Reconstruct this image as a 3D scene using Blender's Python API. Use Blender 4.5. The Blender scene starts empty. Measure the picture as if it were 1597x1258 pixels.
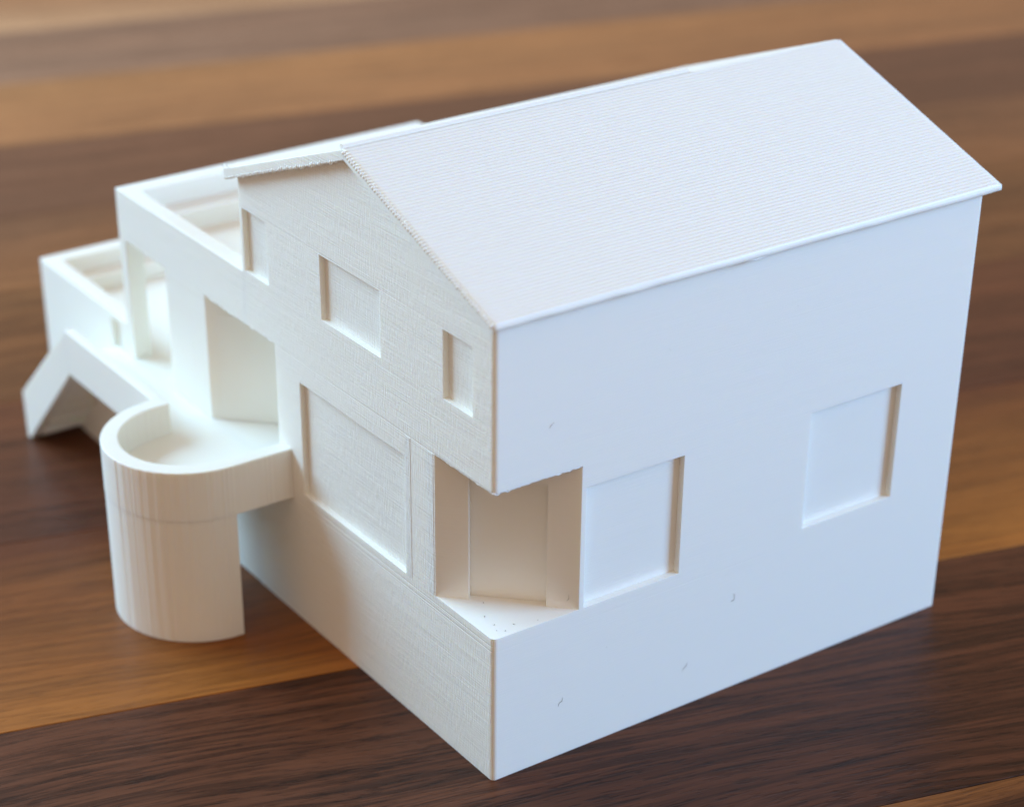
import bpy, bmesh, math, random
from mathutils import Vector, Matrix, noise
random.seed(7)
# 1 Blender unit = 10 cm: the printed house is about 10 cm long
sc = bpy.context.scene
sc.unit_settings.system = 'METRIC'
sc.unit_settings.scale_length = 0.1

# ---------------------------------------------------------------- camera
cam_d = bpy.data.cameras.new('camera'); cam = bpy.data.objects.new('camera', cam_d)
sc.collection.objects.link(cam); sc.camera = cam
RT = ((0.84006331, 0.27543670, -0.46736309), (-0.54231801, 0.40480087, -0.73622512), (-0.01359444, 0.87193514, 0.48943264))
cam.matrix_world = Matrix.Translation((-1.61719, -2.32632, 2.05127)) @ Matrix(RT).to_4x4()
cam_d.sensor_width = 36.0; cam_d.lens = 74.282
cam_d.shift_x = 0.0934; cam_d.shift_y = 0.1303          # the photograph is a crop off the lens axis
cam_d.clip_start = 0.05; cam_d.clip_end = 200
cam_d.dof.use_dof = True; cam_d.dof.focus_distance = 3.40; cam_d.dof.aperture_fstop = 1.5

# ---------------------------------------------------------------- light: a dim warm room, a window at the back left, a bluer one at the right
w = bpy.data.worlds.new('World'); sc.world = w; w.use_nodes = True
w.node_tree.nodes['Background'].inputs[0].default_value = (1.0, 0.76, 0.578, 1)
w.node_tree.nodes['Background'].inputs[1].default_value = 0.60

def window_lamp(name, az, el, dist, sx, sy, power, col, target=(0.3, 0.4, 0.3)):
    d = bpy.data.lights.new(name, 'AREA'); d.shape = 'RECTANGLE'; d.size = sx; d.size_y = sy
    d.energy = power; d.color = col
    o = bpy.data.objects.new(name, d); sc.collection.objects.link(o)
    a, e = math.radians(az), math.radians(el)
    v = Vector((math.cos(a)*math.cos(e), math.sin(a)*math.cos(e), math.sin(e)))
    o.location = Vector(target) + v*dist
    o.rotation_euler = v.to_track_quat('Z', 'Y').to_euler()
    return o
window_lamp('window_light_back_left', 118, 29, 8, 5.5, 4, 1060, (0.42, 0.73, 1.0))
window_lamp('window_light_right', -40, 19, 16, 7, 5, 3160, (0.282, 0.585, 1.0))

vs = sc.view_settings
vs.view_transform = 'Standard'; vs.look = 'None'; vs.exposure = 0; vs.gamma = 1; vs.use_curve_mapping = False
sc.cycles.use_denoising = True
sc.cycles.max_bounces = 6; sc.cycles.diffuse_bounces = 6; sc.cycles.glossy_bounces = 2
sc.cycles.adaptive_threshold = .02

# ---------------------------------------------------------------- materials
class NT:
    def __init__(s, name):
        s.m = bpy.data.materials.new(name); s.m.use_nodes = True; s.t = s.m.node_tree; s.t.nodes.clear()
        s.out = s.n('ShaderNodeOutputMaterial'); s.p = s.n('ShaderNodeBsdfPrincipled'); s.l(s.p.outputs[0], s.out.inputs[0])
    def n(s, k, **kw):
        x = s.t.nodes.new(k)
        for a, b in kw.items(): setattr(x, a, b)
        return x
    def l(s, a, b): s.t.links.new(a, b)
    def math(s, op, a, b=None, clamp=False):
        x = s.n('ShaderNodeMath', operation=op); x.use_clamp = clamp
        for i, v in enumerate((a, b)):
            if v is None: continue
            if isinstance(v, (int, float)): x.inputs[i].default_value = v
            else: s.l(v, x.inputs[i])
        return x.outputs[0]
    def mapping(s, src, scale, loc=(0, 0, 0)):
        x = s.n('ShaderNodeMapping'); x.inputs['Scale'].default_value = scale; x.inputs['Location'].default_value = loc
        s.l(src, x.inputs[0]); return x.outputs[0]
    def noise(s, vec, scale=1, detail=2, rough=.5, dist=0):
        x = s.n('ShaderNodeTexNoise'); x.inputs['Scale'].default_value = scale; x.inputs['Detail'].default_value = detail
        x.inputs['Roughness'].default_value = rough; x.inputs['Distortion'].default_value = dist
        s.l(vec, x.inputs['Vector']); return x.outputs['Fac']
    def ramp(s, fac, stops):
        x = s.n('ShaderNodeValToRGB'); e = x.color_ramp.elements
        while len(e) < len(stops): e.new(.5)
        for k, (p, c) in zip(e, stops):
            k.position = p; k.color = (c, c, c, 1) if isinstance(c, (int, float)) else (*c, 1)
        s.l(fac, x.inputs[0]); return x.outputs[0]
    def mix(s, fac, a, b, mode='MIX'):
        x = s.n('ShaderNodeMix', data_type='RGBA', blend_type=mode)
        for i, v in ((0, fac), (6, a), (7, b)):
            if isinstance(v, (int, float)): x.inputs[i].default_value = v
            elif isinstance(v, tuple): x.inputs[i].default_value = (*v, 1)
            else: s.l(v, x.inputs[i])
        return x.outputs[2]
    def bump(s, h, strength, dist, prev=None):
        x = s.n('ShaderNodeBump'); x.inputs['Strength'].default_value = strength; x.inputs['Distance'].default_value = dist
        s.l(h, x.inputs['Height'])
        if prev is not None: s.l(prev, x.inputs['Normal'])
        return x.outputs[0]

def printed_plastic(name, layers=1.0, ribs=0.0, rough=.42, rib_scale=(360, 360, 45), seams=()):
    t = NT(name); co = t.n('ShaderNodeTexCoord').outputs['Object']
    t.p.inputs['Base Color'].default_value = (.90, .883, .818, 1)
    t.p.inputs['Subsurface Weight'].default_value = .25
    t.p.inputs['Subsurface Radius'].default_value = (.014, .011, .007)
    t.p.inputs['Subsurface Scale'].default_value = 1.0
    t.p.inputs['Specular IOR Level'].default_value = .45
    # layer lines: stacked extrusions, uneven from one to the next; faint upright ripple of the print head
    band = t.noise(t.mapping(co, (9, 9, 400)), 1, 2, .65)
    broad = t.noise(t.mapping(co, (3, 3, 40)), 1, 1)
    h = t.math('ADD', t.math('MULTIPLY', band, .0011*layers), t.math('MULTIPLY', broad, .0011*layers))
    if ribs:
        rib = t.noise(t.mapping(co, rib_scale), 1, 1)
        h = t.math('ADD', h, t.math('MULTIPLY', rib, .0010*ribs))
    if seams:                                                     # layers where the print shifted leave a hairline
        sep = t.n('ShaderNodeSeparateXYZ'); t.l(co, sep.inputs[0])
        for z0, d in seams:
            k = t.math('SUBTRACT', 1.0, t.math('DIVIDE', t.math('ABSOLUTE', t.math('SUBTRACT', sep.outputs[2], z0)), .0016), True)
            h = t.math('SUBTRACT', h, t.math('MULTIPLY', k, d))
    t.l(t.bump(h, 1.0, 1.0), t.p.inputs['Normal'])
    r = t.math('ADD', t.math('MULTIPLY', band, .22), rough-.11)
    t.l(r, t.p.inputs['Roughness'])
    return t.m
PLA = printed_plastic('white_printed_plastic', .9, 1.0, seams=((.249, .0007), (.259, .0006), (.5345, .0006), (.628, .0003), (.76, .00025)))
PLA_SMOOTH = printed_plastic('white_printed_plastic_smooth', .3, 0, seams=((.249, .00015),))
PLA_TOWER = printed_plastic('white_printed_plastic_tower', .3, 2.6, rib_scale=(110, 110, 1.5))
PLA_ROOF = printed_plastic('white_printed_plastic_roof', .15, 0, .38)

def wood():
    t = NT('walnut_laminate'); co = t.n('ShaderNodeTexCoord').outputs['Object']
    def prop(nm):
        a = t.n('ShaderNodeAttribute'); a.attribute_type = 'OBJECT'; a.attribute_name = nm; return a
    A, B, K, G, D = prop('tone_near'), prop('tone_far'), prop('plank_width'), prop('grain_depth'), prop('tone_start')
    seed = prop('seed')
    off = t.n('ShaderNodeCombineXYZ'); t.l(seed.outputs['Fac'], off.inputs[0]); t.l(seed.outputs['Fac'], off.inputs[2])
    v = t.n('ShaderNodeVectorMath', operation='ADD'); t.l(co, v.inputs[0]); t.l(off.outputs[0], v.inputs[1]); co2 = v.outputs[0]
    sep = t.n('ShaderNodeSeparateXYZ'); t.l(co, sep.inputs[0])
    # lazy waves of the figure
    warp = t.noise(t.mapping(co2, (.55, 1.6, 1)), 1, 3)
    cross = t.math('ADD', t.math('DIVIDE', sep.outputs[1], K.outputs['Fac']), t.math('MULTIPLY', t.math('SUBTRACT', warp, .5), .8))
    cross = t.math('DIVIDE', t.math('SUBTRACT', cross, D.outputs['Fac']), t.math('SUBTRACT', 1.0, D.outputs['Fac']), True)
    base = t.mix(cross, A.outputs['Color'], B.outputs['Color'])
    wv = t.n('ShaderNodeVectorMath', operation='ADD')
    wo = t.n('ShaderNodeCombineXYZ'); t.l(t.math('MULTIPLY', warp, .25), wo.inputs[1])
    t.l(co2, wv.inputs[0]); t.l(wo.outputs[0], wv.inputs[1]); cw = wv.outputs[0]
    broad = t.noise(t.mapping(cw, (.9, 11, 1)), 1, 4, .55)
    fine = t.noise(t.mapping(cw, (3.2, 75, 1)), 1, 4, .6)
    fibre = t.noise(t.mapping(cw, (7, 260, 1)), 1, 3, .6)
    pore = t.noise(t.mapping(cw, (20, 190, 1)), 1, 2, .55)
    streak = t.noise(t.mapping(cw, (1.1, 30, 1), (4, 1, 0)), 1, 3, .6)
    base = t.mix(t.math('MULTIPLY', t.ramp(streak, [(.40, 1.0), (.58, 0.0)]), G.outputs['Fac']), base, t.mix(1.0, base, (.62, .58, .58), 'MULTIPLY'))
    col = t.mix(t.math('MULTIPLY', t.ramp(broad, [(.38, 0.0), (.62, 1.0)]), .55), base, t.mix(1.0, base, (1.45, 1.38, 1.3), 'MULTIPLY'))
    dark = t.ramp(fine, [(.42, 1.0), (.53, 0.0)])
    col = t.mix(t.math('MULTIPLY', dark, G.outputs['Fac']), col, t.mix(1.0, col, (.40, .37, .36), 'MULTIPLY'))
    col = t.mix(t.math('MULTIPLY', t.ramp(fibre, [(.35, 1.0), (.6, 0.0)]), .35), col, t.mix(1.0, col, (.62, .58, .55), 'MULTIPLY'))
    pk = t.ramp(pore, [(.38, 1.0), (.46, 0.0)])
    col = t.mix(t.math('MULTIPLY', t.math('MULTIPLY', pk, G.outputs['Fac']), t.ramp(streak, [(.35, 1.0), (.65, .35)])), col, t.mix(1.0, col, (.34, .30, .30), 'MULTIPLY'))
    t.l(col, t.p.inputs['Base Color'])
    t.l(t.math('ADD', t.math('MULTIPLY', fine, .12), .36), t.p.inputs['Roughness'])
    t.p.inputs['Specular IOR Level'].default_value = .20
    t.p.inputs['Specular Tint'].default_value = (1, .88, .74, 1)
    nrm = t.bump(fibre, .22, .0012); nrm = t.bump(pk, .25, -.0012, nrm)
    t.l(nrm, t.p.inputs['Normal'])
    return t.m
WOOD = wood()
def plain(name, col, rough=.6):
    t = NT(name); co = t.n('ShaderNodeTexCoord').outputs['Object']
    f = t.noise(co, 40, 2); t.l(t.mix(f, tuple(c*.8 for c in col), col), t.p.inputs['Base Color'])
    t.p.inputs['Roughness'].default_value = rough; return t.m
CORE = plain('chipboard_core', (.16, .10, .06), .8)
SPECK = plain('grey_brown_dust', (.30, .26, .22), .8)

# ---------------------------------------------------------------- mesh helpers
def link(name, bm, mat, parent=None, smooth=False):
    me = bpy.data.meshes.new(name); bm.normal_update(); bm.to_mesh(me); bm.free()
    me.materials.append(mat)
    if smooth:
        for p in me.polygons: p.use_smooth = True
    o = bpy.data.objects.new(name, me); sc.collection.objects.link(o)
    if parent: o.parent = parent
    return o
def prism(pts, lo, hi, axis):
    """closed polygon pts extruded along axis from lo to hi; pts are the other two coordinates in x,y,z order"""
    bm = bmesh.new()
    def P(a, b, h): return {0: (h, a, b), 1: (a, h, b), 2: (a, b, h)}[axis]
    v0 = [bm.verts.new(P(a, b, lo)) for a, b in pts]; v1 = [bm.verts.new(P(a, b, hi)) for a, b in pts]
    n = len(pts)
    bm.faces.new(v0[::-1]); bm.faces.new(v1)
    for i in range(n): bm.faces.new((v0[i], v0[(i+1) % n], v1[(i+1) % n], v1[i]))
    bmesh.ops.recalc_face_normals(bm, faces=bm.faces)
    return bm
def box(x0, x1, y0, y1, z0, z1): return prism([(x0, y0), (x1, y0), (x1, y1), (x0, y1)], z0, z1, 2)
def to_obj(bm):
    me = bpy.data.meshes.new('work'); bm.to_mesh(me); bm.free()
    o = bpy.data.objects.new('work', me); sc.collection.objects.link(o); return o
def carve(bm, cutters):
    """subtract the cutters and return the result as a bmesh"""
    o = to_obj(bm); cs = []
    for c in cutters:
        k = to_obj(c); cs.append(k)
        m = o.modifiers.new('cut', 'BOOLEAN'); m.operation = 'DIFFERENCE'; m.solver = 'EXACT'; m.object = k
    dg = bpy.context.evaluated_depsgraph_get(); ev = o.evaluated_get(dg)
    r = bmesh.new(); r.from_mesh(ev.to_mesh()); ev.to_mesh_clear()
    for k in cs + [o]:
        me = k.data; bpy.data.objects.remove(k); bpy.data.meshes.remove(me)
    bmesh.ops.remove_doubles(r, verts=r.verts, dist=1e-5)
    bmesh.ops.dissolve_limit(r, angle_limit=.002, verts=r.verts, edges=r.edges)
    return r
def soften(bm, width, skip=lambda a, b: False, seg=2, lim=25):
    """round the real outer edges a little; skip() keeps the edges where parts of the print run flush into each other"""
    bm.normal_update()
    es = [e for e in bm.edges if len(e.link_faces) == 2 and e.calc_face_angle(0) > math.radians(lim) and e.calc_length() > width*3
          and not skip(e.verts[0].co, e.verts[1].co)]
    bmesh.ops.bevel(bm, geom=es, offset=width, offset_type='OFFSET', segments=seg, profile=.5, affect='EDGES', clamp_overlap=True)
    return bm
def on(axis, val, eps=2e-3):
    return lambda a, b: abs(a[axis]-val) < eps and abs(b[axis]-val) < eps
def any_of(*fs): return lambda a, b: any(f(a, b) for f in fs)

# ---------------------------------------------------------------- the table: walnut-look laminate planks
ang = math.radians(-15.04); dvec = Vector((math.cos(ang), math.sin(ang), 0)); nvec = Vector((-math.sin(ang), math.cos(ang), 0))
o0 = Vector((-0.619, 0.584, 0))
def tp(s, n, z): return o0 + dvec*s + nvec*n + Vector((0, 0, z))
S0, S1 = -4.5, 9.0
bm = bmesh.new()
N0, N1 = -2.62, 7.2
lo = [bm.verts.new(tp(s, n, -.28)) for s, n in ((S0, N0), (S1, N0), (S1, N1), (S0, N1))]
hi = [bm.verts.new(tp(s, n, -.03)) for s, n in ((S0, N0), (S1, N0), (S1, N1), (S0, N1))]
bm.faces.new(lo[::-1]); bm.faces.new(hi)
for i in range(4): bm.faces.new((lo[i], lo[(i+1) % 4], hi[(i+1) % 4], hi[i]))
table = link('table_top', bm, CORE)
table['kind'] = 'structure'; table['label'] = 'dark walnut table top of long striped planks under the white house'
planks = [  # n from, n to, near tone, far tone, grain
    (-2.62, -1.99, (.15, .055, .02), (.09, .03, .013), .6), (-1.99, -1.33, (.09, .03, .013), (.06, .02, .009), .7), (-1.33, -.667, (.09, .031, .013), (.36, .14, .035), .6),
    (-.667, 0, (.094, .031, .014), (.112, .036, .015), .85), (0, .66, (.36, .128, .024), (.115, .034, .013), .35), (.66, 1.31, (.092, .029, .014), (.145, .047, .019), .5),
    (1.31, 1.96, (.16, .060, .021), (.20, .080, .028), .5), (1.96, 2.48, (.25, .098, .035), (.19, .080, .036), .5), (2.48, 3.08, (.135, .056, .028), (.16, .066, .034), .4),
    (3.08, 3.7, (.34, .142, .055), (.36, .155, .057), .4), (3.7, 4.3, (.26, .135, .08), (.23, .118, .07), .4), (4.3, 4.9, (.44, .235, .12), (.29, .115, .045), .4),
    (4.9, 5.5, (.15, .06, .025), (.09, .035, .017), .5), (5.5, 6.1, (.14, .07, .042), (.15, .06, .025), .5), (6.1, 6.65, (.27, .11, .045), (.32, .17, .09), .4), (6.65, 7.2, (.09, .035, .017), (.13, .065, .04), .5)]
for i, (a, b, c0, c1, g) in enumerate(planks):
    gap = .0009
    bm = box(0, S1-S0, gap, b-a-gap, 0, .03)
    top = [e for e in bm.edges if all(v.co.z > .02 for v in e.verts)]
    bmesh.ops.bevel(bm, geom=top, offset=.0012, segments=1, affect='EDGES')
    o = link('plank', bm, WOOD, table)
    o.location = tp(S0, a, -.03); o.rotation_euler = (0, 0, ang)
    o['tone_near'] = list(c0); o['tone_far'] = list(c1); o['plank_width'] = b-a; o['grain_depth'] = g; o['seed'] = 3.7*i+1.3; o['tone_start'] = .86 if i == 2 else 0.0

# ---------------------------------------------------------------- the printed house
house = bpy.data.objects.new('model_house', None); sc.collection.objects.link(house)
house['label'] = 'white 3D printed model house with gable roof, flat wing, round balcony and outside stair'
house['category'] = 'model house'

L, H, W = 1.0, .8140, .78
YR, ZR = .39, .9721                 # ridge
EV, ZE, OV = -.0193, .8229, .0165   # eave edge and verge overhang
TANR = (ZR-ZE)/(YR-EV)
F1, F2 = .2727, .5333               # floor of the corner porch and its ceiling
WT = .4927                          # window heads
NT_, NB = .7573, .6411              # attic windows
DECK = .284
DT = .0145                          # depth of the pane in front of the recess bottom

# main body -------------------------------------------------------
slab = .024
zt = ZR-.0165
body = prism([(0, 0), (W, 0), (W, H), (YR, zt), (0, H)], 0, L, 0)
bmesh.ops.bevel(body, geom=[e for e in body.edges if abs(e.verts[0].co.x-e.verts[1].co.x) < 1e-6 and abs(e.verts[0].co.y-e.verts[1].co.y) < 1e-6 and e.verts[0].co.y < .01],
                offset=.0085, segments=5, profile=.5, affect='EDGES')
PC, PD = .1648, .1686               # porch corners on gable and long wall
cut = [prism([(-.05, PC+.0488), (-.05, -.05), (PD+.0512, -.05)], F1, F2, 2)]
gable_w = [(.0575, .138, NB, NT_), (.3206, .507, NB, NT_), (.6878, .7715, NB, NT_), (.2549, .592, F1, WT)]
long_w = [(.1785, .3747, F1, WT), (.647, .8529, F1, WT)]
for a, b, z0, z1 in gable_w: cut.append(box(-.02, .0150, a, b, z0, z1))
for a, b, z0, z1 in long_w: cut.append(box(a, b, -.02, .0185, z0, z1))
dg = Vector((PD, -PC, 0)).normalized()             # along the slanted porch wall
dn = Vector((PC, PD, 0)).normalized()              # into the house
def diag_box(p0, a, b, d0, d1, z0, z1):
    q = [p0+dg_*s+dn_*d for dg_, dn_, s, d in ((dg, dn, a, d0), (dg, dn, b, d0), (dg, dn, b, d1), (dg, dn, a, d1))]
    return prism([(v.x, v.y) for v in q], z0, z1, 2)
dp = Vector((0, PC, 0))
cut.append(diag_box(dp, .055, .182, -.01, .021, F1, .495))
# entrance niche under the wing
NY0, NY1, NZ = .675, .940, .5355
def niche(): return prism([(-.02, NY0), (-.02, NY1), (0, NY1), (NY1-NY0, NY0)], DECK, NZ, 2)
cut.append(niche())
body = carve(body, cut)
seam = any_of(on(1, W), on(2, H, .004), on(2, DECK), lambda a, b: abs(a.y-W) < .02 and abs(b.y-W) < .02 and a.z < .64)
soften(body, .0016, seam)
wall = link('wall', body, PLA, house)
wall.data.materials.append(PLA_SMOOTH)             # the long side was printed smoother than the gable
for p in wall.data.polygons:
    if abs(p.normal.x) < .8: p.material_index = 1

def pane(parent_wall, mat, bm): return link('window', bm, mat, house)
for a, b, z0, z1 in gable_w:
    pane(wall, PLA, box(.0105, .0175, a-.001, b+.001, z0-.001, z1+.001))
for a, b, z0, z1 in long_w:
    pane(wall, PLA_SMOOTH, box(a-.001, b+.001, 0.0130, .0215, z0-.001, z1+.001))
link('door', diag_box(dp, .054, .183, .0155, .0235, F1-.001, .496), PLA_SMOOTH, house)

# shallow raised strips on the pier between the big window and the corner porch
for y0, y1 in ((.1685, .1855), (.2355, .2500)):
    link('pier_strip', soften(box(-.0006, .003, y0, y1, F1+.001, F2-.001), .0005), PLA, house)

# flat-roofed wing -------------------------------------------------
Y2, XW, PZ = 1.298, .703, .638
wing = box(0, XW, W, Y2, 0, PZ)
wcut = [box(.034, XW-.034, W-.02, 1.252, .598, PZ+.05), box(.034, XW-.034, W-.02, 1.192, .560, .62),
        niche(), box(-.02, .26, 1.100, 1.268, DECK, NZ), box(.037, .26, 1.2, 1.32, DECK, NZ)]
wing = carve(wing, wcut)
soften(wing, .0022, any_of(on(1, W, .004), on(2, DECK)))
link('wing_wall', wing, PLA, house)
# door leaf in the slanted entrance wall
eg, en = Vector((1, -1, 0)).normalized(), Vector((-1, -1, 0)).normalized()
q = [Vector((0, NY1, 0))+eg*s+en*d for s, d in ((.024, -.004), (.16, -.004), (.16, .003), (.024, .003))]
link('door', soften(prism([(v.x, v.y) for v in q], DECK+.0004, .50, 2), .001), PLA_SMOOTH, house)

# low terrace at the end of the wing
Y3, TZ = 1.724, .352
ter = box(0, XW, Y2, Y3, 0, TZ)
ter = carve(ter, [box(.036, XW-.036, Y2-.02, 1.684, .315, .45), box(.036, XW-.036, Y2-.02, 1.640, DECK-.001, .33),
                  box(-.02, .012, 1.315, 1.372, .20, .338)])
soften(ter, .0022, any_of(on(1, Y2, .004), on(2, DECK)))
link('terrace_wall', ter, PLA_SMOOTH, house)

# balcony with its round end, half-round column, walkway and stair ----
BY0, BY1 = .632, .956; BR = (BY1-BY0)/2; BC = (-.12, (BY0+BY1)/2); RZ = .347; SB = .250; TH = .033; XF = -.115
def arc(r, n=26, cx=BC[0]): return [(cx+r*math.cos(math.pi*1.5-math.pi*k/n), BC[1]+r*math.sin(math.pi*1.5-math.pi*k/n)) for k in range(n+1)]
outline = [(0, BY0)] + arc(BR) + [(XF, BY1), (0, BY1)]
bal = prism(outline, SB, RZ, 2)
ri = BR-TH
inner = [(.02, BC[1]-ri)] + arc(ri) + [(XF+.02, BC[1]+ri), (XF+.02, BY1+.02), (.02, BY1+.02)]
bal = carve(bal, [prism(inner, DECK, RZ+.1, 2)])
soften(bal, .0030, any_of(on(0, 0), on(1, BY1, .003), on(2, SB)), lim=40)
balcony = link('balcony', bal, PLA_TOWER, house)
balcony.data.materials.append(PLA_SMOOTH)
for p in balcony.data.polygons:
    if p.normal.z > .5: p.material_index = 1
col = prism([(BC[0]+.004, BC[1]-BR+.0007)] + arc(BR-.0007) + [(BC[0]+.004, BC[1]+BR-.0007)], 0, SB, 2)
soften(col, .002, on(2, SB), lim=40)
link('column', col, PLA_TOWER, house)
YS = 1.347
walk = box(XF, 0, BY1, YS, SB, RZ)
walk = carve(walk, [box(XF+.02, .02, BY1-.02, YS+.02, DECK, RZ+.1)])
soften(walk, .0022, any_of(on(0, 0), on(1, BY1), on(1, YS)))
link('walkway', walk, PLA_SMOOTH, house)
# stair: side wall with a sloping top, sloping soffit, steps inside
side = prism([(YS, RZ), (1.616, .107), (1.612, 0), (1.599, 0), (YS, SB-.006)], XF, XF+.02, 0)
stair = link('stair', soften(side, .0022, on(1, YS)), PLA_SMOOTH, house)
soffit = prism([(YS, SB-.006), (YS, .262), (1.585, .034), (1.612, .030), (1.612, 0), (1.599, 0)], XF+.02, 0, 0)
link('stair_slab', soffit, PLA_SMOOTH, stair)
ns = 7; run = (1.600-YS)/ns; rise = DECK/ns
for k in range(ns):
    y0 = YS+run*k; z1 = DECK-rise*(k+.5)
    sl = lambda y: max(.024, .256-.228*(y-YS)/(1.585-YS))
    zb0, zb1 = sl(y0), sl(y0+run)
    st = prism([(y0, zb0), (y0, z1), (y0+run, z1), (y0+run, zb1)], XF+.02, 0, 0)
    link('step', st, PLA_SMOOTH, stair)

# ---------------------------------------------------------------- roof of visible print layers
def slope(sign):
    """one roof slope: stepped layers on top, rounded eave, flat soffit.  profile in (distance from ridge, height)"""
    n = 60; prof = []
    run_ = YR-EV
    for k in range(n):
        for j in range(6):
            t_ = (k+j/6)/n
            sc_ = (0, .25, .50, .75, 1.0, .80)[j]
            d = run_*t_; z = ZR-(ZR-ZE)*t_
            prof.append((d, z, sc_*.0021))
    prof.append((run_, ZE, 0))
    # eave: a short upright edge, rounded over at the top and undercut below
    for dd, dz in ((.0014, .0010), (.0022, .0028), (.0025, .0050), (.0024, .0074), (.0016, .0096), (-.0006, .0112), (-.0040, .0120)):
        prof.append((run_+dd-.0012, ZE-dz, 0))
    prof.append((run_-.021, H-.0025, 0))
    prof.append((0, ZR-.0160, 0))
    nx = 120; bm = bmesh.new(); rows = []
    x0, x1 = -OV, L+OV
    for i in range(nx+1):
        x = x0+(x1-x0)*i/nx; row = []
        for q, (d, z, b) in enumerate(prof):
            wv = 0
            if q < len(prof)-2:
                wv = .00035*noise.noise((x*9, d*60, 3.1*sign)) + .0005*noise.noise((x*2.3, d*5, 9+sign))
            if q >= 60*6 and q < len(prof)-2:       # the eave sags a little where the print drooped
                wv += .0016*noise.noise((x*6, 2, 1)) + .0012*noise.noise((x*22, 5, 1))
            fade = 1 if 0 < i < nx else .15
            row.append(bm.verts.new((x, YR-sign*d, z + b*fade + wv)))
        rows.append(row)
    m = len(prof)
    for i in range(nx):
        for q in range(m-1):
            bm.faces.new((rows[i][q], rows[i][q+1], rows[i+1][q+1], rows[i+1][q]))
        bm.faces.new((rows[i][m-1], rows[i][0], rows[i+1][0], rows[i+1][m-1]))
    bm.faces.new(rows[0][::-1]); bm.faces.new(rows[-1])
    bmesh.ops.recalc_face_normals(bm, faces=bm.faces)
    return bm
near = link('roof', slope(1), PLA_ROOF, house, True)
far = link('roof_slope', slope(-1), PLA, near, True)
for o in (near, far):
    for p in o.data.polygons:
        if abs(p.normal.x) > .9: p.use_smooth = False
# doubled ridge line left by the last layers
rb = bmesh.new(); nn = 60; rr = []
for i in range(nn+1):
    x = -OV+.004+(.671+OV)*i/nn; c = .0006*noise.noise((x*8, 0, 0))
    rr.append([rb.verts.new((x, y, z+c)) for y, z in ((.4065, ZR-.012), (.4065, ZR+.0035), (.4035, ZR+.0055), (.398, ZR+.0055), (.3955, ZR+.003), (.3955, ZR-.012))])
for i in range(nn):
    for k in range(6): rb.faces.new((rr[i][k], rr[i][(k+1) % 6], rr[i+1][(k+1) % 6], rr[i+1][k]))
rb.faces.new(rr[0]); rb.faces.new(rr[-1][::-1]); bmesh.ops.recalc_face_normals(rb, faces=rb.faces)
link('ridge_seam', rb, PLA_ROOF, near)

def blob(bm, p, r, sx=1, sy=1, sz=1, sub=1):
    M = Matrix.Translation(p) @ Matrix.Diagonal((sx, sy, sz, 1))
    bmesh.ops.create_icosphere(bm, subdivisions=sub, radius=r, matrix=M)
# beaded layer ends along the front verge
vb = bmesh.new()
for k in range(62):
    t_ = (k+.5)/62
    y = YR-(YR-EV)*t_; z = ZR-(ZR-ZE)*t_
    blob(vb, (-OV-.0008+random.uniform(-.0006, .0004), y, z-.0026), random.uniform(.0034, .0041), 1, .9, .9, 2)
o = link('verge_beads', vb, PLA_ROOF, near, True); o['kind'] = 'stuff'
# drooping loops under the far half of the verge
vf = bmesh.new()
for k in range(64):
    t_ = (k+.5)/64
    y = YR+(YR-EV)*t_; z = ZR-(ZR-ZE)*t_
    blob(vf, (-OV+.0015, y, z-.0150-random.uniform(0, .002)), random.uniform(.0020, .0036), 1, .9, random.uniform(.8, 1.5), 2)
o = link('verge_fringe', vf, PLA_ROOF, near, True); o['kind'] = 'stuff'
# drooped strands on the lower edge of the jutting corner
def strand(pts, r, name, parent, mat=PLA_SMOOTH, seg=5):
    bm = bmesh.new(); rings = []
    for i, p in enumerate(pts):
        p = Vector(p); a = Vector(pts[max(0, i-1)]); b = Vector(pts[min(len(pts)-1, i+1)]); d = (b-a).normalized()
        u = d.orthogonal().normalized(); v = d.cross(u)
        rr_ = r*(.45 if i in (0, len(pts)-1) else 1)*random.uniform(.75, 1.25)
        rings.append([bm.verts.new(p+(u*math.cos(2*math.pi*k/seg)+v*math.sin(2*math.pi*k/seg))*rr_) for k in range(seg)])
    for i in range(len(rings)-1):
        for k in range(seg): bm.faces.new((rings[i][k], rings[i][(k+1) % seg], rings[i+1][(k+1) % seg], rings[i+1][k]))
    bm.faces.new(rings[0][::-1]); bm.faces.new(rings[-1]); bmesh.ops.recalc_face_normals(bm, faces=bm.faces)
    return link(name, bm, mat, parent, True)
def droop(k, f, n, amp): return [f(i/n, amp*max(0, noise.noise((i*.37, k, 0))+.15)) for i in range(n+1)]
strand(droop(1, lambda t, a: (.003+.163*t, .002-.0006*math.sin(9*t), F2-.0002-a), 46, .0045), .0013, 'drooped_strand', house)
strand(droop(2, lambda t, a: (.010+.155*t, .006, F2-.0004-a), 40, .0060), .0012, 'drooped_strand', house)
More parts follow.
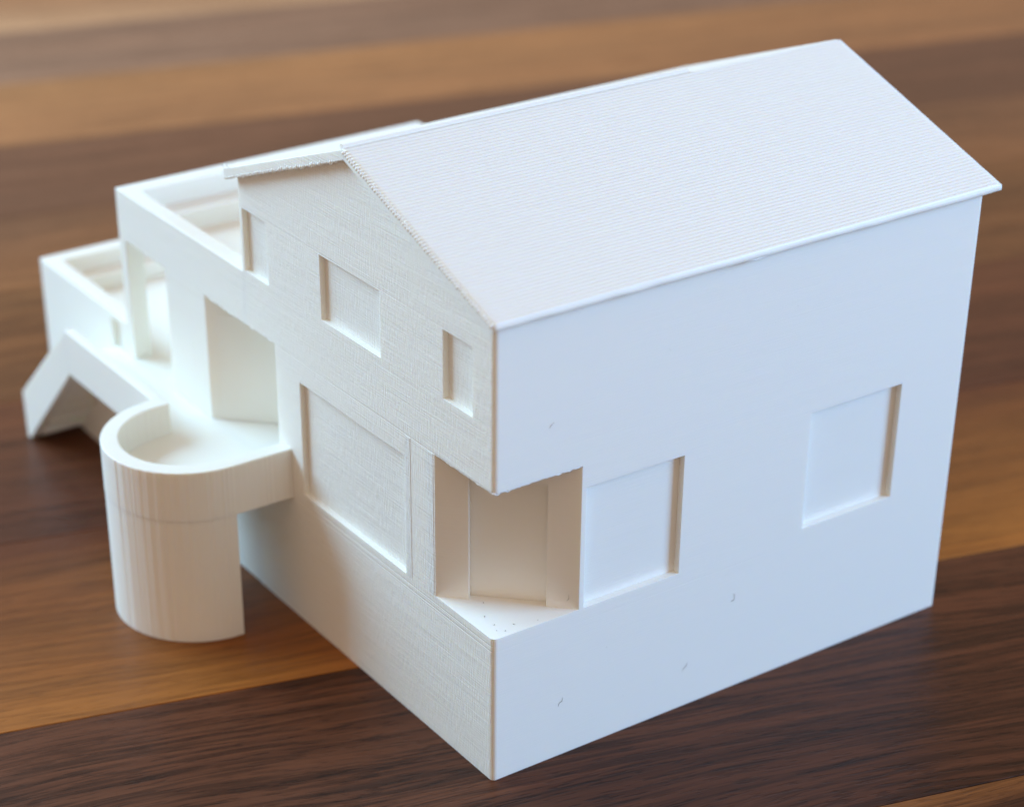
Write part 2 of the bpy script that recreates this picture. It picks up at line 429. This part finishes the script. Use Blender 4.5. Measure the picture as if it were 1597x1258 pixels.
strand(droop(3, lambda t, a: (.002, .003+.160*t, F2-.0002-a), 46, .0035), .0012, 'drooped_strand', house)
bl = bmesh.new(); blob(bl, (.0035, .0035, F2-.0006), .0032, 1, 1, .9, 2); blob(bl, (.010, .004, F2-.0004), .0026, 1.6, 1, .7, 2)
link('drooped_blob', bl, PLA_SMOOTH, house, True)
strand(droop(5, lambda t, a: (.0015, NY0+.01+(NY1-NY0-.02)*t, NZ-.0001-a), 40, .003), .0011, 'drooped_strand', house)
strand([(-OV+.001, .797, .824), (-OV-.001, .800, .830), (-OV-.001, .794, .8345), (-OV+.001, .786, .833), (-OV+.002, .782, .828)], .0009, 'stringing_loop', near)
strand([(.455+.013*i, -.0172-.0004*math.sin(i), 0.8118+.0007*math.sin(i*2.1)) for i in range(6)], .0022, 'eave_blob', near)

# stray fibres and specks lying on the print
def fibre(pts, r=.0006): strand(pts, r, 'stray_fibre', house, SPECK, 4)
def wall_f(x, z, kind):
    d = {'s': [(-.004, -.004), (0, 0), (.005, .004)], 'j': [(.000, .010), (.002, .002), (0, -.003), (-.006, -.004)],
         'z': [(.003, .010), (.002, .003), (-.004, .001), (-.006, -.005)], 'd': [(0, .001), (.001, -.001)]}[kind]
    fibre([(x+a, -.0006, z+b) for a, b in d], .00035)
for x, z, k in [(.106, .622, 's'), (.137, .104, 'z'), (.401, .077, 'z'), (.501, .182, 'j'), (.61, .196, 'd'), (.228, .18, 'd'), (.267, .069, 'd'), (.332, .69, 'd'), (.595, .699, 'd')]:
    wall_f(x, z, k)
for x, y in [(.052, .102), (.032, .068), (.095, .010), (.022, .020), (.031, .012), (.055, .024), (.027, .037)]:
    a = random.uniform(0, 6.28); l = random.uniform(.001, .005)
    fibre([(x, y, F1+.0005), (x+l*.5*math.cos(a), y+l*.5*math.sin(a), F1+.0011), (x+l*math.cos(a+.6), y+l*math.sin(a+.6), F1+.0005)], .0006)
fibre([(.1535+.002, .0105, .300), (.1535+.0025, .0105, .292), (.1535, .0130, .288)], .0005)
